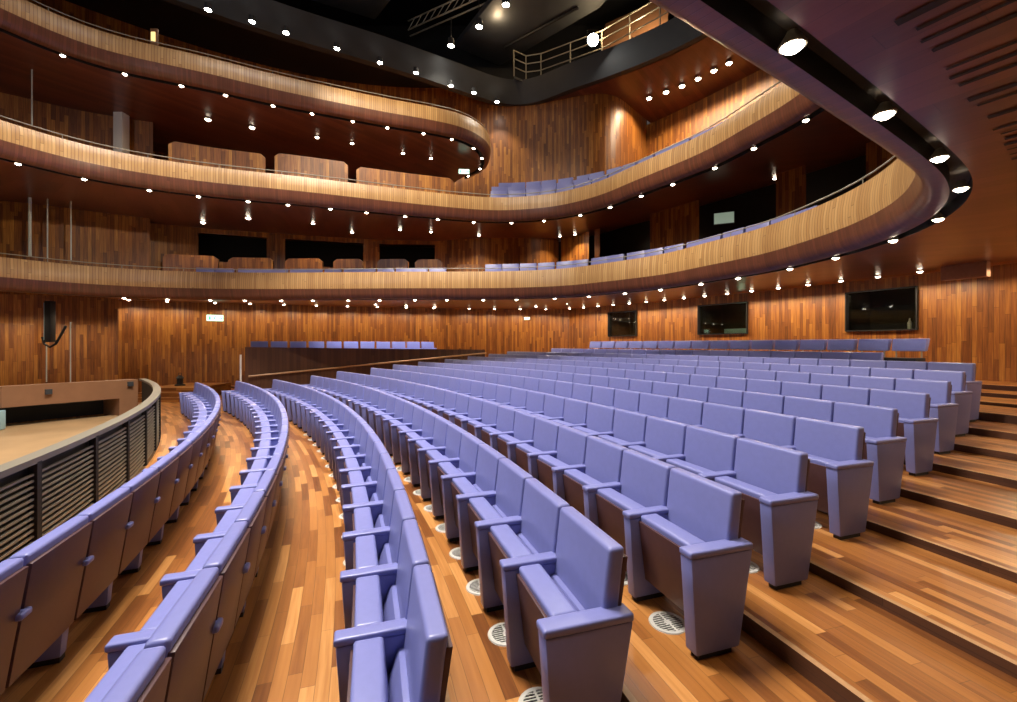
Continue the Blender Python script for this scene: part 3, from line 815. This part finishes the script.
# ------------------------------------------------------------------ balcony seats (only their backs show over the fronts)
bs_m = {}
b = MB()
b.box(-.258, .258, -.140, -.052, .40, .83, top=(-.262, .262, -.098, -.004)); b.box(-.24, .24, -.33, -.24, .18, .55)
b.box(-.285, -.245, -.40, -.02, 0, .57); b.box(.245, .285, -.40, -.02, 0, .57); b.box(-.24, .24, -.26, -.14, .24, .45)
bs_me = b.mesh('balcony_seat', M_blue, bevel=.015)
b = MB(); b.box(-.25, .25, -.05, -.02, .20, .775, top=(-.25, .25, -.0, .014)); bs_bd = b.mesh('back_board', M_board)
def place_bs(x, y, z, ang, label, group, cat='balcony seat'):
    o = obj('gallery_chair', bs_me); o.location = (x, y, z); o.rotation_euler = (0, 0, ang); tag(o, label, cat, group)
    if 'side of the lowest' in group: o.scale = (1, 1, .87)
    c = obj('back_board', bs_bd, o); tag(c, label='brown wooden back board')
def row_along(B, off, z, xmin, xmax, label, group, ymin=5.0, pitch=.56):
    P, N_, S = B[1], B[2], B[3]; k = 0; nxt = None; prev = None; acc = 0
    pth = [p + n * off for p, n in zip(P, N_)]
    for i in range(1, len(pth)):
        acc += (pth[i] - pth[i - 1]).length
        if acc < pitch: continue
        acc -= pitch
        p = pth[i]; n_ = N_[i]
        if p.y < ymin: continue
        kx = 508.5 + 444.3 * p.x / p.y
        if not (xmin < kx < xmax): continue
        k += 1
        place_bs(p.x, p.y, z, math.atan2(n_.y, n_.x) - PI / 2, label % ordinal(k), group)
row_along(B1, .95, Z(1.67), 205, 447, 'lavender seat behind the lowest balcony front, %s from the stage', 'seats on the side of the lowest balcony')
row_along(B1, .95, Z(1.67), 484, 830, 'lavender seat on the rear curve of the lowest balcony, %s from the far corner', 'seats on the rear of the lowest balcony')
for q, (nm, off, dz) in enumerate((('front', .8, .12), ('middle', 1.65, .56), ('back', 2.5, 1.0))):
    tb = MB(); P_, N2, S2 = B2[1], B2[2], B2[3]
    for i in range(len(P_) - 1):
        if P_[i].y < 6 or P_[i].x < -1: continue
        z0_, z1_ = Z(3.98 + dz), max(Z(4.1), Z(3.98 + dz - .5))
        a_, b_2 = P_[i] + N2[i] * (off - .6), P_[i + 1] + N2[i + 1] * (off - .6); c_, d_ = P_[i + 1] + N2[i + 1] * (off + .25), P_[i] + N2[i] * (off + .25)
        tb.quad([(*a_, z0_), (*b_2, z0_), (*c_, z0_), (*d_, z0_)]); tb.quad([(*a_, z1_), (*b_2, z1_), (*b_2, z0_), (*a_, z0_)])
    tb.build('seating_step', M_riser, B2[0])
    row_along(B2, off, Z(3.98 + dz), 490, 800, 'blue seat in the ' + nm + ' row of the middle balcony, %s from the far corner', nm + ' row of middle balcony seats', 6.8)

# ------------------------------------------------------------------ side box: parapet and its seats
pA, pB = Vector((-8.66, 14.6)), Vector((-1.0, 19.0)); dP = (pB - pA); axp = math.atan2(dP.y, dP.x); Lp = dP.length
par = empty('box_parapet', (0, 0, 0)); tag(par, 'dark timber parapet in front of the raised side box', 'parapet')
m_ = MB(); t = dP.normalized(); nb = Vector((-t.y, t.x))
def PP(s, o, z): v = pA + t * s + nb * o; return (v.x, v.y, z)
zt_ = Z(-.08)
m_.quad([PP(0, 0, 0), PP(Lp, 0, 0), PP(Lp, 0, Z(-.22)), PP(0, 0, zt_)], [(0, 0), (Lp, 0), (Lp, zt_), (0, zt_)])
m_.quad([PP(0, .12, 0), PP(Lp, .12, 0), PP(Lp, .12, Z(-.22)), PP(0, .12, zt_)], [(0, 0), (Lp, 0), (Lp, zt_), (0, zt_)])
m_.quad([PP(0, 0, zt_), PP(Lp, 0, Z(-.22)), PP(Lp, .12, Z(-.22)), PP(0, .12, zt_)], [(0, 0), (Lp, 0), (Lp, .1), (0, .1)])
m_.quad([PP(0, 0, 0), PP(0, .12, 0), PP(0, .12, zt_), PP(0, 0, zt_)], [(0, 0), (.1, 0), (.1, zt_), (0, zt_)])
m_.quad([PP(0, .0, 0), PP(0, 3, 0), PP(0, 3, zt_ - .6), PP(0, 0, zt_ - .6)], [(0, 0), (3, 0), (3, 1), (0, 1)])
M_parap = wood('parapet_planks', [(.045, .017, .009), (.075, .030, .014), (.11, .045, .02)], .11, 2.5, .45, 'v', .06, .4)
m_.build('panel', M_parap, par)
m_ = MB(); m_.tube([PP(.1, -.10, Z(-1.04)), PP(Lp, -.10, Z(-.36))], .03, 8); m_.build('handrail', M_nosing, par)
m_ = MB(); m_.quad([PP(0, .12, zt_ - .75), PP(Lp, .12, zt_ - .75), PP(Lp, 3.2, zt_ - .75), PP(0, 3.2, zt_ - .75)], [(0, 0), (Lp, 0), (Lp, 3), (0, 3)]); m_.build('box_floor', M_floor, par)
for k in range(11):
    s = .42 + k * .61
    v = PP(s, .78, 0)
    place_bs(v[0], v[1], Z(.115) - .83, axp, 'pale lavender seat in the raised side box, %s from its stage end' % ordinal(k + 1), 'seats behind the side box parapet', 'box seat')
for k in range(6):  # extra downlights added to whiten the box seat tops
    v = PP(.7 + k * 1.2, .35, 0)
    place_can((v[0], v[1], Z(1.56)), 'added ceiling downlight over the raised side box, %s from its stage end' % ordinal(k + 1), 'added lights over the side box')
    lamp((v[0], v[1], Z(1.5)), 240, (1, .93, .85), 'SPOT', .04, 100, .6, name='box_added_light')
# white post at the parapet's stage end
o = MB(); v = PP(-.12, .0, 0); o.tube([(v[0], v[1], 0), (v[0], v[1], Z(-.33))], .03, 8); o = o.build('marker_post', M_white); tag(o, 'thin white post at the stage end of the side box parapet', 'post')

# low timber partitions of boxes on the first and second balcony, far side
def partition(B, off, x0, x1, za, zb, label, grp, m=None):
    P, N_, S = B[1], B[2], B[3]
    pts = [(p + n * off) for p, n in zip(P, N_)]
    pts = [p for p in pts if p.y > 6 and x0 < 508.5 + 444.3 * p.x / p.y < x1]
    if len(pts) < 2: return
    s = arclen(pts); mb = MB(); Nn = normals(pts)
    n = len(pts)
    for i in range(n - 1):
        def hh(j):
            u = s[j] / s[-1]; e = min(u, 1 - u) * s[-1]
            return zb - .10 * max(0, 1 - e / .14) ** 2
        a, b = pts[i], pts[i + 1]; c, d = b + Nn[i + 1] * .08, a + Nn[i] * .08
        mb.quad([(*a, za), (*b, za), (*b, hh(i + 1)), (*a, hh(i))], [(s[i], za), (s[i + 1], za), (s[i + 1], zb), (s[i], zb)])
        mb.quad([(*d, za), (*c, za), (*c, hh(i + 1)), (*d, hh(i))], [(s[i], za), (s[i + 1], za), (s[i + 1], zb), (s[i], zb)])
        mb.quad([(*a, hh(i)), (*b, hh(i + 1)), (*c, hh(i + 1)), (*d, hh(i))], [(s[i], 0), (s[i + 1], 0), (s[i + 1], .08), (s[i], .08)])
    for j in (0, n - 1):
        a = pts[j]; d = a + Nn[j] * .08
        mb.quad([(*a, za), (*d, za), (*d, hh(j)), (*a, hh(j))])
    o_ = mb.build('box_partition', m or M_wall); tag(o_, label, 'partition', grp)
for k, (a, b) in enumerate(((160, 222), (226, 274), (284, 324), (330, 366), (374, 409), (414, 443))):
    partition(B1, 1.75, a, b, Z(1.7), Z(2.93 - .02 * k), 'low timber partition behind the lowest balcony seats, %s from the stage' % ordinal(k + 1), 'low partitions on the lowest balcony')
for k, (a, b) in enumerate(((168, 268), (273, 352), (356, 457))):
    partition(B2, 1.1, a, b, Z(4.1), Z((5.40, 5.47, 5.38)[k]), 'low timber screen behind the middle balcony front, %s from the stage' % ordinal(k + 1), 'low screens on the middle balcony')
partition(B1, 1.5, 455, 486, Z(1.7), Z(2.62), 'short timber partition at the far corner of the lowest balcony', 'low partitions on the lowest balcony')

# grey-lit column on the second balcony, stage side
o = empty('service_column', (0, 0, 0)); tag(o, 'pale grey column standing behind the middle balcony near the stage', 'column')
p = P3(117, 150, 4.1 + .25) * 1; m_ = MB(); yy = 12.4; xx = bear(117.5) * yy
m_.box(xx - .13, xx + .13, yy, yy + .25, Z(4.1), Z(6.85)); m_.build('shaft', M_white, o, bevel=.02)
m_ = MB(); m_.box(xx - .17, xx + .17, yy - .04, yy + .29, Z(4.1), Z(4.2)); m_.build('base', M_white, o)

# ------------------------------------------------------------------ orchestra pit: rail, floor, stage apron
pitR = 25.22
rail = empty('orchestra_pit_rail'); tag(rail, 'curved grey metal orchestra pit rail with slatted panels', 'railing')
PA = [-6 + i * .5 for i in range(int((47.5 + 6) / .5) + 1)]
m_ = MB()
zr0, zr1 = 0.0, Z(-.93)
for i in range(len(PA) - 1):
    for (Ra, Rb, za, zb_) in ((pitR - .10, pitR + .03, zr1, zr1), (pitR + .03, pitR + .03, zr1, zr1 - .05), (pitR - .10, pitR - .10, zr1 - .05, zr1)):
        a, b = polar(Ra, PA[i]), polar(Ra, PA[i + 1]); c, d = polar(Rb, PA[i + 1]), polar(Rb, PA[i])
        m_.quad([(*a, za), (*b, za), (*c, zb_), (*d, zb_)])
m_.build('top_rail', mat('weathered_rail_top', (.19, .17, .13), .45, .2), rail)
bounds = [5.4 + 2.6 * i for i in range(18)]
for i in range(17):
    a0, a1 = bounds[i], bounds[i + 1]
    a1 = min(a1, 47.4)
    if a0 >= 47.3: break
    x, y = polar(pitR, a0)
    b = MB(); b.obox((x, y, zr1 / 2 - .02), math.radians(a0), .06, .07, zr1 - .04); b.build('post', M_dark, rail)
    b = MB(); nsl = 15
    for q in range(nsl):
        z0 = .05 + q * (zr1 - .14) / nsl
        for u in range(3):
            p0, p1 = polar(pitR, a0 + (a1 - a0) * u / 3), polar(pitR, a0 + (a1 - a0) * (u + 1) / 3)
            c = ((p0[0] + p1[0]) / 2, (p0[1] + p1[1]) / 2, z0); L_ = math.dist(p0, p1)
            b.obox(c, math.atan2(p1[1] - p0[1], p1[0] - p0[0]), L_, .02, .018)
    b.build('slatted_panel', M_railm, rail)
    b = MB()
    for u in range(3):
        p0, p1 = polar(pitR - .05, a0 + (a1 - a0) * u / 3), polar(pitR - .05, a0 + (a1 - a0) * (u + 1) / 3)
        b.quad([(*p0, .0), (*p1, .0), (*p1, zr1 - .05), (*p0, zr1 - .05)])
    b.build('backing', M_dark, rail)
# pit floor
m_ = MB(); A_ = [-20 + i for i in range(69)]
for i in range(len(A_) - 1):
    a, b = polar(pitR + .0, A_[i]), polar(pitR, A_[i + 1]); c, d = polar(12, A_[i + 1]), polar(12, A_[i])
    m_.quad([(*a, Z(-1.88)), (*b, Z(-1.88)), (*c, Z(-1.88)), (*d, Z(-1.88))])
o = m_.build('floor_pit', M_stage); tag(o, kind='structure')
# floor ring between pit floor and stalls floor handled by floor (R from 25.05)
# stage apron wall with dark opening
ap = empty('stage_apron'); tag(ap, 'tan timber stage apron wall with a long black opening at its foot', 'stage wall')
g0, g1, g2 = Vector((-14.5, 9.0)), Vector((-11.35, 9.95)), Vector((-10.05, 12.05))
m_ = MB(); zT, zO, zF = Z(-.94), Z(-1.42), Z(-1.88)
def wq(a, b, z0, z1, mb, off=0): mb.quad([(*a, z0), (*b, z0), (*b, z1), (*a, z1)])
c1 = g1.lerp(g2, .84)
wq(g0, g1, zO, zT, m_); wq(g1, c1, zO, zT, m_); wq(c1, g2, zF, zT, m_)
bk = Vector((-.25, .12))
for a, b in ((g0, g1), (g1, c1), (c1, g2)): m_.quad([(*a, zT), (*b, zT), (*(b + bk), zT), (*(a + bk), zT)])
m_.quad([(*c1, zF), (*(c1 + bk * 3), zF), (*(c1 + bk * 3), zO), (*c1, zO)])
m_.build('front_board', M_tanwall, ap)
m_ = MB(); wq(g0 + bk * 3, g1 + bk * 3, zF, zO, m_); wq(g1 + bk * 3, c1 + bk * 3, zF, zO, m_); 
for a, b in ((g0, g1), (g1, c1)): m_.quad([(*a, zO), (*b, zO), (*(b + bk * 3), zO), (*(a + bk * 3), zO)])
m_.build('opening', M_black, ap)
for k, (u, zz_) in enumerate(((.30, -1.12), (.93, -1.05))):
    p = g1.lerp(g2, u); m_ = MB(); m_.obox((p.x + .03, p.y - .02, Z(zz_)), math.atan2(2.1, 1.3), .12, .05, .12); m_.build('socket', M_ring, ap)
o = MB(); o.obox((-11.35, 9.55, Z(-1.66)), .3, .55, .5, .42); o = o.build('pale_crate', M_pale, bevel=.02); tag(o, 'pale blue box at the left end of the apron opening', 'box')
# stage floor behind the apron
m_ = MB(); m_.quad([(*g0, zT - .3), (*g1, zT - .3), (*g2, zT - .3), (-13.5, 15.5, zT - .3), (-20, 13, zT - .3)]); o = m_.build('floor_stage', M_tanwall); tag(o, kind='structure')
# rumpled cloth beside the rail
m_ = MB(); rnd = random.Random(3)
cl = []
for i in range(15):
    row = []
    for j in range(7):
        a = 18.5 + i * .22; Rr = pitR - .15 - j * .06
        x, y = polar(Rr, a); h = 0 if j in (0, 6) or i in (0, 14) else rnd.uniform(.04, .15)
        row.append((x, y, Z(-1.30) + h))
    cl.append(row)
for i in range(14):
    for j in range(6): m_.quad([cl[i][j], cl[i + 1][j], cl[i + 1][j + 1], cl[i][j + 1]])
o = m_.build('rumpled_cloth', M_cloth, smooth=True); tag(o, 'rumpled pale cloth heaped just inside the pit rail', 'cloth')
b = MB(); b.box(-.1, .1, -.1, .1, 0, .1)
pd = MB(); pc = polar(pitR - .33, 20.0); pd.obox((pc[0], pc[1], (Z(-1.88) + Z(-1.30)) / 2), math.radians(110), 1.15, .34, .57); pd = pd.build('low_chest', M_tanwall, bevel=.01); tag(pd, 'low tan chest under the rumpled cloth inside the pit rail', 'chest')

# steps at the far end of the front row leading to the side wall
st = empty('side_steps'); tag(st, 'short flight of timber steps beyond the far end of the front row', 'steps')
for q in range(3):
    m_ = MB(); x0 = -11.2; m_.box(x0 - .9, x0 + .7, 14.1 + q * .35, 16.8, q * .13, (q + 1) * .13); m_.build('step', M_floor, st)
o = empty('floor_lantern', (bear(180) * 15.6, 15.6, .39)); tag(o, 'small black lantern standing above the side steps by the far wall', 'lantern')
m_ = MB(); m_.lathe([(0, 0), (.16, 0), (.16, .04), (.09, .06), (.09, .24), (.13, .26), (.05, .36), (0, .38)], n=14); m_.build('body', M_black, o, smooth=True)
m_ = MB(); m_.tube([(-.06, 0, .36), (-.05, 0, .44), (.05, 0, .44), (.06, 0, .36)], .01, 6); m_.build('handle', M_black, o)

# ------------------------------------------------------------------ signs, cables, hanging loudspeaker, plant
def exit_sign(px, py, Y_, w, label, green=True):
    x = bear(px) * Y_; z = Z((344.6 - py) * Y_ / 444.3)
    o = empty('exit_sign', (x, Y_, z)); o.rotation_euler = (0, 0, math.atan2(-x, Y_) * -1 * -1)
    tag(o, label, 'exit sign', 'lit exit signs')
    b = MB(); b.box(-w / 2, w / 2, 0, .05, -w * .22, w * .22); b.build('housing', M_white, o, bevel=.006)
    b = MB(); b.box(-w / 2 + .01, w / 2 - .01, -.008, .001, -w * .2, w * .2); b.build('lit_face', M_sign, o)
    b = MB()   # running figure and arrow
    u = w * .2
    b.box(-.35 * w, -.25 * w, -.012, -.007, -u * .7, u * .6); b.box(-.05 * w, .02 * w, -.012, -.007, -u * .6, u * .35)
    b.lathe([(0, 0), (.03 * w, 0)], (0, 0, 0), 8) if False else None
    b.box(-.02 * w, .06 * w, -.012, -.007, u * .45, u * .8); b.box(.18 * w, .38 * w, -.012, -.007, -u * .15, u * .15)
    b.quad([(.38 * w, -.012, -u * .45), (.46 * w, -.012, 0), (.38 * w, -.012, u * .45)])
    b.build('pictogram', M_signg, o)
    return o
exit_sign(215, 318, 16.2, .52, 'wide green-white exit sign under the lowest balcony, far left')
exit_sign(464, 171.5, 15.6, .38, 'exit sign glowing under the curl of the topmost balcony')
exit_sign(527, 318.5, 19.8, .26, 'small exit sign in the far rear corner of the stalls')
o = empty('lit_screen', (bear(724) * 12.4, 12.4, Z((344.6 - 218) * 12.4 / 444.3)), math.radians(-24)); tag(o, 'pale green screen hanging in the dark opening of the lowest balcony', 'screen')
b = MB(); b.box(-.27, .27, 0, .05, -.17, .17); b.build('casing', M_black, o); b = MB(); b.box(-.25, .25, -.006, .001, -.15, .15)
M_scr = mat('screen_glow', (.4, .5, .4), .4, emis=(.55, .72, .55), estr=.3); b.build('display', M_scr, o)
# hanging cables near the proscenium
for k, (px, y0, y1, Y_, lb) in enumerate(((30, 188, 256, 11.9, 'thickest pale cable hanging below the middle balcony near the stage'), (47.5, 195, 258, 12.0, 'middle of three thin cables hanging before the proscenium panel'), (71, 195, 260, 12.2, 'thin cable hanging third from the stage before the proscenium panel'),
                                           (32, 30, 125, 10.5, 'thin cable hanging below the topmost balcony by the stage'), (70.5, 322, 382, 13.0, 'thin cable running down the lower side wall right of the loudspeaker'), (46.5, 345, 382, 13.0, 'thin cable below the hanging loudspeaker'))):
    b = MB(); x = bear(px) * Y_
    b.tube([(x, Y_, Z((344.6 - y1) * Y_ / 444.3)), (x, Y_, Z((344.6 - y0) * Y_ / 444.3))], .035 if k == 0 else .015, 6)
    o = b.build('hanging_cable', M_cable); tag(o, lb, 'cable')
Y_ = 12.6; x = bear(50) * Y_; o = empty('hanging_loudspeaker', (x, Y_, 0)); tag(o, 'black loudspeaker column with hooked foot hanging under the lowest balcony', 'loudspeaker')
zf = lambda py: Z((344.6 - py) * Y_ / 444.3)
b = MB(); b.box(-.09, .09, -.08, .08, zf(342), zf(301)); b.build('column', M_black, o, bevel=.02)
b = MB(); b.tube([(-.22, 0, zf(337)), (-.16, 0, zf(344)), (0, 0, zf(347)), (.16, 0, zf(344)), (.45, 0, zf(326))], .03, 8); b.build('hook', M_black, o)
b = MB(); b.tube([(-.10, -.06, zf(340)), (-.10, -.06, zf(303))], .012, 6); b.build('cable', M_pale, o)
# potted plant at the right end of the second balcony
o = empty('potted_plant', (*(B2[1][near(B2, 4.85, 7.4)] + B2[2][near(B2, 4.85, 7.4)] * .55), Z(4.52))); tag(o, 'small green plant behind the right end of the middle balcony front', 'plant')
b = MB(); b.lathe([(0, -.4), (.09, -.4), (.12, 0), (0, 0)], n=12); b.build('pot', M_tanwall, o)
b = MB(); rr = random.Random(5)
for q in range(90):
    a = rr.uniform(0, 2 * PI); r0 = rr.uniform(0, .18); z_ = rr.uniform(0, .34); s_ = .05
    c = Vector((r0 * math.cos(a), r0 * math.sin(a), z_)); d = Vector((rr.uniform(-1, 1), rr.uniform(-1, 1), rr.uniform(-.3, 1))).normalized(); e = d.cross(Vector((0, 0, 1))).normalized()
    b.quad([c - e * s_ * .4, c + d * s_ * .5, c + e * s_ * .4, c - d * s_ * .5])
b.build('leaves', M_plant, o, merge=False)
# exit lamp on the third level by the stage
o = empty('wall_lamp', P3(153.5, 37, 7.7)); tag(o, 'small yellowish lamp on the wall above the topmost balcony', 'lamp')
b = MB(); b.box(-.09, .09, 0, .06, -.22, .22); b.build('back_plate', M_tanwall, o, bevel=.01); b = MB(); b.box(-.05, .05, -.02, 0, -.12, .12)
b.build('diffuser', mat('dim_lamp', (.9, .7, .3), .5, emis=(1, .75, .3), estr=1.2), o)
# air diffuser box at the top of the right wall
o = empty('ceiling_box', (*polar(39.4, 23.0), Z(1.33)), math.radians(23.0)); tag(o, 'pale translucent panel box hanging under the balcony by the rear wall', 'panel')
b = MB(); b.box(-.08, .08, -.35, .35, 0, .3); b.build('casing', mat('pale_wood_panel', (.34, .20, .13), .5, noise=.2, nscale=15), o, bevel=.01)

# ------------------------------------------------------------------ house chandelier and added lights (above the frame)
ch = empty('chandelier', (-4.0, 6.0, Z(11.2))); tag(ch, 'large round chandelier in the middle of the hall ceiling', 'chandelier')
b = MB(); b.lathe([(2.6, .3), (2.7, 0), (2.5, 0), (2.5, .2)], n=48); b.build('rim', M_chrome, ch, smooth=True)
b = MB(); b.lathe([(0, .1), (2.5, .1)], n=48); b.build('diffuser', mat('chandelier_glass', (.9, .9, .9), .4, emis=(1, .93, .86), estr=3), ch)
b = MB()
for a in range(0, 360, 60): b.tube([(2.4 * math.cos(math.radians(a)), 2.4 * math.sin(math.radians(a)), .2), (0, 0, 2.6)], .02, 6)
b.build('suspension', M_railm, ch)
lamp((-4.0, 6.0, Z(11.2)), 1600, (1, .92, .84), 'AREA', 4.6, aim=(-4.0, 6.0, 0), name='chandelier_light').data.spread = math.radians(108)
# unseen spots without fixtures, added to brighten the balcony fronts and proscenium
for p, t_, e, an in (((-3, 3.5, 9.3), (-3.5, 13.2, 3.0), 2600, 46), ((-6, 5, 9.3), (1, 12.5, 3.2), 2200, 55), ((-5, 7, 9.3), (4.5, 8, 3.8), 3000, 50), ((-3, 7, 9.4), (-3.6, 13.2, 7), 2200, 38), ((.2, 2.4, 4.7), (-12.6, 13.2, 2.9), 2200, 24), ((-3, 1, 9.3), (-12, 10, 1.4), 500, 30)):
    lamp((p[0], p[1], Z(p[2])), e, (1, .84, .62), 'SPOT', .15, an, .8, aim=(t_[0], t_[1], Z(t_[2])), name='added_front_light')
# cool unseen fill added on the stage side to brighten the seat fronts
lamp((-9, -1, Z(5.5)), 380, (.92, .93, 1), 'AREA', 1.6, aim=(2, 6, 0), name='stage_side_fill')

# ------------------------------------------------------------------ world, camera, colour
w = bpy.data.worlds.new('world'); sc.world = w; w.use_nodes = True
w.node_tree.nodes['Background'].inputs[0].default_value = (.55, .45, .42, 1); w.node_tree.nodes['Background'].inputs[1].default_value = .12
cam = bpy.data.cameras.new('camera'); co = bpy.data.objects.new('camera', cam); col.objects.link(co)
co.location = (0, 0, EYE); co.rotation_euler = (PI / 2, 0, 0)
cam.sensor_width = 36; cam.lens = 444.3 / 1017 * 36; cam.shift_y = -6.4 / 1017; cam.clip_start = .02; cam.clip_end = 200
sc.camera = co
sc.view_settings.view_transform = 'Standard'; sc.view_settings.look = 'None'; sc.view_settings.exposure = 0; sc.view_settings.gamma = 1
sc.view_settings.use_curve_mapping = False
sc.cycles.use_denoising = True
sc.cycles.max_bounces = 6; sc.cycles.diffuse_bounces = 3; sc.cycles.glossy_bounces = 3
sc.cycles.sample_clamp_indirect = 6
